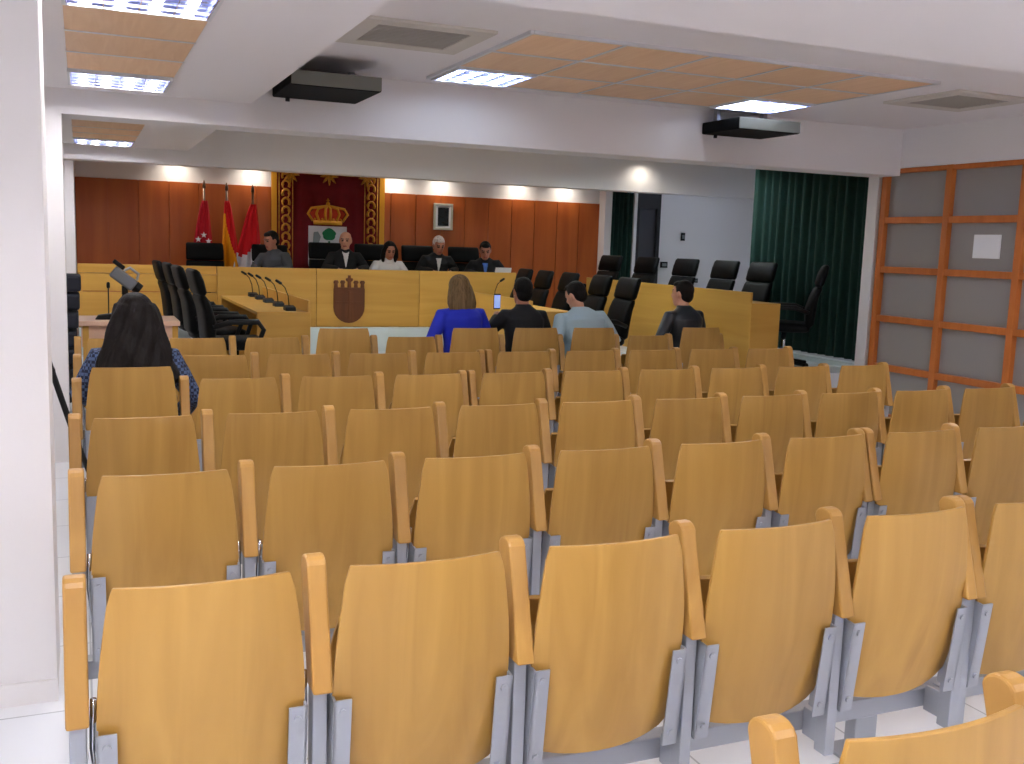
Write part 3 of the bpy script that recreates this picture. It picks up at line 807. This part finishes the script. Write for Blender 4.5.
# crest: shield, tree, figure, crown
sh = MB(); o = [(-0.275, 1.07), (-0.275, 0.55)]
for k in range(1, 12):
    a = math.pi+math.pi*k/12; o.append((0.275*math.cos(a), 0.55+0.2*math.sin(a)))
o += [(0.275, 0.55), (0.275, 1.07)]
sh.extrude(o, lambda u, v, k: (u-0.02, -0.012-0.014*k, v))
shield = sh.build('shield', MT['whitef'], tp, bevel=0.003)
t_ = MB(); o = [(0.0+0.095*math.cos(a)*(1+0.07*math.sin(7*a)), 0.955+0.085*math.sin(a)*(1+0.07*math.sin(5*a))) for a in [2*math.pi*k/28 for k in range(28)]]
t_.extrude(o, lambda u, v, k: (u, -0.027-0.008*k, v)); t_.box(-0.014, 0.014, -0.034, -0.027, 0.68, 0.86)
t_.build('tree', MT['green'], shield)
g_ = MB(); g_.extrude([(-0.24, 0.62), (-0.14, 0.62), (-0.15, 0.82), (-0.12, 0.92), (-0.16, 0.99), (-0.22, 0.98), (-0.23, 0.85)], lambda u, v, k: (u, -0.027-0.006*k, v))
g_.build('figure', MT['crest_grey'], shield)
cr = MB()
cr.extrude([(-0.22, 1.09), (0.18, 1.09), (0.19, 1.15), (-0.23, 1.15)], lambda u, v, k: (u, -0.012-0.03*k, v))
for k in range(8):
    x = -0.205+0.0525*k*1.0; cr.ell((x, -0.03, 1.165), (0.018, 0.014, 0.018), nu=8, nv=6)
ctop = Vector((-0.02, -0.028, 1.36))
for x1 in (-0.235, -0.145, -0.05, 0.01, 0.105, 0.195):
    mx = -0.02+(x1+0.02)*1.32
    cr.tube([(x1, -0.028, 1.14), (mx, -0.034, 1.24), (-0.02+(x1+0.02)*1.1, -0.036, 1.315), tuple(ctop)], [0.017, 0.02, 0.019, 0.014], 8)
cr.ell((-0.02, -0.03, 1.385), (0.03, 0.02, 0.028), nu=10, nv=6).box(-0.028, -0.012, -0.036, -0.024, 1.4, 1.46).box(-0.045, 0.005, -0.036, -0.024, 1.425, 1.438)
crown = cr.build('crown', MT['goldb'], tp, smooth=True)
rl = MB(); o = [(-0.21, 1.14), (0.17, 1.14), (0.235, 1.25), (0.16, 1.32), (-0.02, 1.35), (-0.2, 1.32), (-0.275, 1.25)]
rl.extrude(o, lambda u, v, k: (u, -0.012-0.01*k, v)); rl.build('crown_lining', MT['crest_red'], crown)
MB().tube([(-W, 0.0, Ht+0.01), (W, 0.0, Ht+0.01)], 0.018).build('hanging_rod', MT['goldb'], tp)

pc = thing('portrait', 'small dark framed portrait on the timber cladding', 'picture', (4.99, YF-0.05, 1.83))
MB().box(-0.15, 0.15, -0.02, 0.015, 0, 0.03).box(-0.15, 0.15, -0.02, 0.015, 0.36, 0.39).box(-0.15, -0.12, -0.02, 0.015, 0.03, 0.36).box(0.12, 0.15, -0.02, 0.015, 0.03, 0.36).build('frame', MT['frame'], pc, bevel=0.004)
MB().box(-0.12, 0.12, -0.008, 0.01, 0.03, 0.36).build('mat_board', MT['paper'], pc)
MB().box(-0.085, 0.085, -0.012, -0.008, 0.06, 0.33).build('print', MT['picture'], pc)

# ------------------------------------------------------------------ people
def baked(mb, name, mats, voxel, smooth_it=6, parent=None, paint=None):
    o = mb.build('tmp', mats)
    md = o.modifiers.new('r', 'REMESH'); md.mode = 'VOXEL'; md.voxel_size = voxel; md.use_smooth_shade = True
    s = o.modifiers.new('s', 'SMOOTH'); s.factor = 0.5; s.iterations = smooth_it
    dg = bpy.context.evaluated_depsgraph_get()
    me = bpy.data.meshes.new_from_object(o.evaluated_get(dg))
    me.name = name
    me.materials.clear()
    for m_ in (mats if isinstance(mats, (list, tuple)) else [mats]): me.materials.append(m_)
    bpy.data.objects.remove(o)
    n = bpy.data.objects.new(name, me); COL.objects.link(n)
    me.polygons.foreach_set('material_index', [paint(p.center) for p in me.polygons] if paint else [0]*len(me.polygons))
    me.polygons.foreach_set('use_smooth', [True]*len(me.polygons))
    if parent is not None: n.parent = parent
    return n

def seated(name_label, loc, rz, lean=0.06, sway=0.0, head_pitch=0.0, head_yaw=0.0, head_roll=0.0, scale=1.0, wide=1.0, skin='skin', hair=None, hairstyle='short',
           top='c_black', shirt=None, arms=None, trousers='c_trouser', voxel=0.009, twist=0.0):
    """Seated figure facing local +y; the seat surface is at z = 0.45."""
    root_z = 0.0
    hip = Vector((0, 0, 0.53))
    Lm = Matrix.Translation(hip) @ Matrix.Rotation(sway, 4, 'Y') @ Matrix.Rotation(-lean, 4, 'X') @ Matrix.Rotation(twist, 4, 'Z') @ Matrix.Translation(-hip)
    T = lambda x, y, z: Lm @ Vector((x, y, z))
    neck = T(0, 0.0, 1.06); sh = [T(-0.168*wide, 0.0, 0.972), T(0.168*wide, 0.0, 0.972)]
    hb = T(0, 0.025, 1.185)
    Hm = Matrix.Translation(hb) @ Matrix.Rotation(head_yaw, 4, 'Z') @ Matrix.Rotation(-head_pitch, 4, 'X') @ Matrix.Rotation(head_roll, 4, 'Y')
    def torso(mb, g):
        rings = []
        for z, rx, ry, y in ((0.47, 0.15, 0.105, 0.0), (0.53, 0.178, 0.12, -0.005), (0.62, 0.165, 0.115, -0.005), (0.74, 0.152, 0.108, -0.01), (0.86, 0.168, 0.118, -0.012), (0.94, 0.178, 0.115, -0.012), (0.99, 0.152, 0.092, -0.012), (1.03, 0.1, 0.068, -0.01), (1.06, 0.056, 0.05, -0.008)):
            rings.append([T((rx*wide+g)*math.cos(2*math.pi*k/24), y+(ry+g)*math.sin(2*math.pi*k/24), z) for k in range(24)])
        mb.rings(rings)
    A = arms or [((-0.27*wide, 0.06, 0.78), (-0.16, 0.30, 0.70)), ((0.27*wide, 0.06, 0.78), (0.16, 0.30, 0.70))]
    A = [(Vector(e), Vector(w_)) for e, w_ in A]
    def arm(mb, i, g, to_wrist=True):
        e, wr = A[i]; s = sh[i]
        inner = s+(neck-s)*0.25-Vector((0, 0, 0.03))
        mid = wr if to_wrist else e+(wr-e)*0.85
        mb.tube([inner, s, (s+e)/2, e, (e+mid)/2, mid], [0.055+g, 0.056+g, 0.048+g, 0.041+g, 0.038+g, (0.026 if to_wrist else 0.03)+g], 14, round_ends=True)
    def hand(mb, i):
        e, wr = A[i]; d_ = (wr-e).normalized(); side = Vector((0, 0, -1)).cross(d_)
        if side.length < 0.1: side = Vector((1, 0, 0))
        side.normalize(); up = side.cross(d_).normalized()
        pc_ = wr+d_*0.05
        Mx = Matrix((side, d_, up)).transposed().to_4x4(); Mx.translation = pc_
        mb.ell((0, 0, 0), (0.042, 0.056, 0.017), mtx=Mx)
        for q, (ox, ln) in enumerate(((-0.03, 0.062), (-0.01, 0.074), (0.011, 0.07), (0.031, 0.055))):
            b0 = pc_+d_*0.042+side*ox
            b1 = b0+d_*ln*0.5-up*0.008; b2 = b1+d_*ln*0.3-up*0.02; b3 = b2+d_*ln*0.15-up*0.022
            mb.tube([b0, b1, b2, b3], [0.0095, 0.009, 0.0085, 0.0075], 8, round_ends=True)
        sd = 1 if i == 0 else -1
        t0 = pc_-d_*0.02+side*sd*0.034
        mb.tube([t0, t0+side*sd*0.025+d_*0.025-up*0.01, t0+side*sd*0.032+d_*0.055-up*0.022], [0.012, 0.011, 0.009], 8, round_ends=True)
    def legs(mb, g, ankle=True):
        for s in (-1, 1):
            mb.tube([(s*0.085, 0.0, 0.535), (s*0.1, 0.2, 0.54), (s*0.115, 0.44, 0.53), (s*0.115, 0.46, 0.3), (s*0.115, 0.44, 0.11)], [0.085+g, 0.08+g, 0.06+g, 0.052+g, 0.04+g], 14, round_ends=True)
    body = MB(); torso(body, -0.014)
    for i in (0, 1): arm(body, i, -0.006); hand(body, i)
    legs(body, -0.012)
    for s in (-1, 1): body.tube([(s*0.115, 0.43, 0.07), (s*0.125, 0.56, 0.045)], [0.042, 0.035], 10, round_ends=True)
    body.tube([neck-Vector((0, 0, 0.05)), neck+(hb-neck)*0.45, hb-Vector((0, 0, 0.02))], [0.058, 0.054, 0.052], 14)
    hr = []
    for z, rx, ry, y in ((-0.118, 0.018, 0.02, 0.056), (-0.108, 0.04, 0.036, 0.046), (-0.08, 0.054, 0.062, 0.03), (-0.04, 0.066, 0.08, 0.014), (0.0, 0.073, 0.091, 0.0), (0.04, 0.077, 0.096, -0.006), (0.08, 0.067, 0.084, -0.01), (0.104, 0.04, 0.052, -0.012), (0.114, 0.012, 0.015, -0.012)):
        hr.append([Hm @ Vector((rx*math.cos(2*math.pi*k/24), y+ry*math.sin(2*math.pi*k/24), z)) for k in range(24)])
    body.rings(hr)
    body.tube([Hm @ Vector((0, 0.086, 0.02)), Hm @ Vector((0, 0.106, -0.018)), Hm @ Vector((0, 0.096, -0.034))], [0.009, 0.013, 0.012], 8, round_ends=True)
    for s in (-1, 1):
        body.ell((s*0.077, -0.006, -0.008), (0.012, 0.02, 0.032), mtx=Hm)
        body.tube([Hm @ Vector((s*0.012, 0.089, 0.026)), Hm @ Vector((s*0.045, 0.076, 0.028))], 0.009, 8, round_ends=True)
    body.tube([Hm @ Vector((-0.02, 0.082, -0.066)), Hm @ Vector((0, 0.088, -0.066)), Hm @ Vector((0.02, 0.082, -0.066))], 0.009, 8, round_ends=True)
    Hi = Hm.inverted()
    def paint(c):
        p = Hi @ c
        if abs(p.z) < 0.12 and p.y > 0.05:
            if abs(abs(p.x)-0.03) < 0.013 and abs(p.z-0.006) < 0.009: return 1
            if abs(p.x) < 0.024 and abs(p.z+0.066) < 0.010: return 2
            if abs(abs(p.x)-0.031) < 0.02 and abs(p.z-0.03) < 0.006: return 1
        return 0
    b = baked(body, 'person', [MT[skin], MT['eye'], MT['lip']], voxel, 3, None, paint)
    b.location = loc; b.rotation_euler = (0, 0, rz); b.scale = (scale,)*3
    tag(b, name_label, 'person')
    jk = MB(); torso(jk, 0.014)
    for i in (0, 1): arm(jk, i, 0.012, False)
    # collar
    jk.tube([neck-Vector((0, 0, 0.055)), neck+(hb-neck)*0.12], [0.085, 0.066], 16)
    baked(jk, 'jacket' if top not in ('c_light', 'c_white', 'plaid') else 'shirt', MT[top], voxel, 4, b)
    if shirt:
        s_ = MB(); s_.rings([[Lm @ Vector((w_*math.cos(a), y_+0.012*math.sin(a), z_)) for a in [2*math.pi*k/16 for k in range(16)]] for z_, w_, y_ in ((0.84, 0.006, 0.125), (0.9, 0.018, 0.125), (0.98, 0.036, 0.108), (1.03, 0.05, 0.07), (1.06, 0.055, 0.048))])
        baked(s_, 'shirt_front', MT[shirt], voxel, 2, b)
    tr_ = MB(); legs(tr_, 0.006)
    tr_.ell((0, 0, 0.53), (0.185*wide, 0.13, 0.09))
    baked(tr_, 'trousers', MT[trousers], voxel, 3, b)
    for s in (-1, 1):
        sm_ = MB().tube([(s*0.115, 0.40, 0.05), (s*0.12, 0.48, 0.045), (s*0.127, 0.6, 0.036)], [0.046, 0.047, 0.036], 12, round_ends=True)
        sm_.build('shoe', MT['shoe'], b, smooth=True)
    if hair:
        hm = MB()
        if hairstyle == 'short':
            hm.ell((0, -0.02, 0.032), (0.084, 0.098, 0.097), mtx=Hm)
            hm.ell((0, -0.05, -0.02), (0.074, 0.06, 0.07), mtx=Hm)
            hm.ell((0, 0.03, 0.085), (0.06, 0.055, 0.035), mtx=Hm)
        elif hairstyle == 'bald':
            hm.ell((0, -0.062, 0.0), (0.074, 0.045, 0.055), mtx=Hm)
            for s in (-1, 1): hm.ell((s*0.066, -0.03, 0.015), (0.018, 0.045, 0.03), mtx=Hm)
        elif hairstyle == 'bob':
            hm.ell((0, -0.02, 0.035), (0.092, 0.1, 0.098), mtx=Hm)
            for s in (-1, 1):
                hm.tube([Hm @ Vector((s*0.055, 0.02, 0.07)), Hm @ Vector((s*0.09, 0.015, 0.0)), Hm @ Vector((s*0.098, 0.02, -0.09)), Hm @ Vector((s*0.085, 0.03, -0.15))], [0.03, 0.035, 0.036, 0.02], 10, round_ends=True)
            hm.ell((0, -0.06, -0.06), (0.095, 0.055, 0.1), mtx=Hm)
        elif hairstyle == 'long':      # straight, to the shoulders
            hm.ell((0, -0.02, 0.035), (0.092, 0.103, 0.097), mtx=Hm)
            rg = []
            for z, rx, ry, y in ((0.1, 0.05, 0.05, -0.02), (0.03, 0.098, 0.085, -0.035), (-0.06, 0.122, 0.085, -0.05), (-0.12, 0.13, 0.076, -0.058), (-0.17, 0.118, 0.06, -0.066), (-0.21, 0.08, 0.04, -0.072), (-0.235, 0.04, 0.02, -0.075)):
                rg.append([Hm @ Vector(((rx*(1+0.05*math.sin(9*a+12*z)))*math.cos(a), y+ry*math.sin(a)*(1+0.04*math.sin(11*a)), z)) for a in [2*math.pi*k/40 for k in range(40)]])
            hm.rings(rg)
        elif hairstyle == 'wavy':      # long and full, over the back
            hm.ell((0.0, -0.02, 0.04), (0.098, 0.108, 0.1), mtx=Hm)
            rg = []
            for q in range(16):
                t = q/15
                z = hb.z+0.08-0.46*t
                rx = 0.10+0.125*t**0.8-(0.06*(t-0.85)/0.15 if t > 0.85 else 0); ry = 0.085+0.01*t-(0.04*(t-0.85)/0.15 if t > 0.85 else 0)
                cx = hb.x*(1-t)+(-0.0)*t; cy = hb.y-0.03-0.13*t
                rg.append([Vector((cx+rx*(1+0.06*math.sin(7*a+9*t)+0.04*math.sin(3*a+17*t))*math.cos(a), cy+ry*(1+0.10*math.sin(13*a+12*t)+0.06*math.sin(5*a-15*t))*math.sin(a), z)) for a in [2*math.pi*k/56 for k in range(56)]])
            hm.rings(rg)
        baked(hm, 'hair', MT[hair], 0.007, 2, b)
    return b, A, Lm

# audience
seated('woman with dark blond hair in a cobalt blue jacket, seated below the stage', (2.98, 8.0, 0.07), 0.12, lean=0.1, sway=-0.02, head_pitch=0.1, hair='h_blond', hairstyle='long', top='c_blue',
       arms=[((-0.29, 0.02, 0.76), (-0.2, 0.26, 0.68)), ((0.27, 0.04, 0.76), (0.15, 0.28, 0.68))])
pm, PA, _ = seated('dark-haired man in black holding up a phone, seated below the stage', (3.54, 8.0, 0.06), 0.05, lean=0.05, head_pitch=-0.02, hair='h_black', top='c_black', skin='skin2',
       arms=[((-0.26, 0.12, 0.84), (-0.10, 0.36, 0.94)), ((0.27, 0.05, 0.78), (0.14, 0.28, 0.68))])
seated('broad man in a pale blue shirt, slumped in the seat below the stage', (4.19, 8.02, 0.05), 0.16, lean=0.26, sway=-0.04, head_pitch=0.5, head_yaw=0.35, wide=1.28, hair='h_brown', top='c_light', trousers='c_trouser',
       arms=[((-0.36, 0.0, 0.74), (-0.26, 0.22, 0.62)), ((0.36, 0.06, 0.76), (0.18, 0.28, 0.68))])
seated('man in a dark leather jacket, seated apart before the outer desk', (5.2, 8.02, 0.06), 0.25, lean=0.05, head_pitch=0.05, head_yaw=0.3, wide=1.08, hair='h_brown', top='c_leather',
       arms=[((-0.32, 0.02, 0.74), (-0.22, 0.26, 0.66)), ((0.3, 0.05, 0.78), (0.16, 0.28, 0.68))])
seated('woman with long wavy dark hair and a blue checked shirt, seen from behind', (0.25, 5.75, 0.0), 0.1, lean=0.02, sway=0.02, head_pitch=0.1, wide=1.05, hair='h_brown', hairstyle='wavy', top='plaid', voxel=0.008,
       arms=[((-0.27, 0.05, 0.78), (-0.12, 0.3, 0.68)), ((0.31, -0.02, 0.74), (0.24, 0.16, 0.6))])
# phone in the man's hand
ph = thing('phone', 'phone with a lit blue screen held up by the man in black', 'phone', (3.455, 8.43, 1.06), 0.15)
MB().box(-0.036, 0.036, -0.004, 0.004, 0, 0.14).build('case', MT['blackp'], ph, bevel=0.004)
MB().box(-0.031, 0.031, -0.006, -0.0038, 0.012, 0.128).build('screen', MT['screen'], ph)

# people at the presiding desk, facing the hall
DT_ = [((-0.27, 0.14, 0.82), (-0.12, 0.36, 0.8)), ((0.27, 0.14, 0.82), (0.12, 0.36, 0.8))]
Y0 = 13.42
seated('man with dark hair in grey, turned sideways at the presiding desk', (2.38, Y0, TIER), math.pi-0.75, lean=0.12, sway=0.06, head_pitch=0.25, head_yaw=-0.35, hair='h_black', top='c_grey', skin='skin2', arms=DT_)
seated('balding man in a dark suit before the white crest', (3.26, Y0, TIER+0.03), math.pi-0.1, lean=0.12, head_pitch=0.1, head_yaw=-0.25, hair='h_grey', hairstyle='bald', top='c_black', shirt='c_white', arms=DT_)
seated('woman with a dark bob and a white top at the presiding desk', (3.84, Y0, TIER-0.02), math.pi, lean=0.24, head_pitch=0.35, hair='h_black', hairstyle='bob', top='c_white', skin='skin2', scale=0.96, arms=DT_)
seated('white-haired man in a dark suit at the presiding desk, below the portrait', (4.53, Y0, TIER+0.03), math.pi, lean=0.26, head_pitch=0.4, hair='h_white', hairstyle='short', top='c_black', shirt='c_white', skin='skin2', arms=DT_)
seated('dark-haired man in a dark jacket and blue shirt, last at the presiding desk', (5.3, Y0, TIER), math.pi-0.3, lean=0.36, sway=0.04, head_pitch=0.4, hair='h_black', top='c_black', shirt='c_shirtblue', skin='skin2', arms=DT_)
pp = MB().box(-0.12, 0.12, -0.001, 0.001, 0, 0.17, mtx=Matrix.Rotation(R_(20), 4, 'X')).build('paper_sheet', MT['paper'])
pp.location = (5.38, 12.98, TIER+0.747); tag(pp, 'white paper propped before the last man at the presiding desk', 'paper')
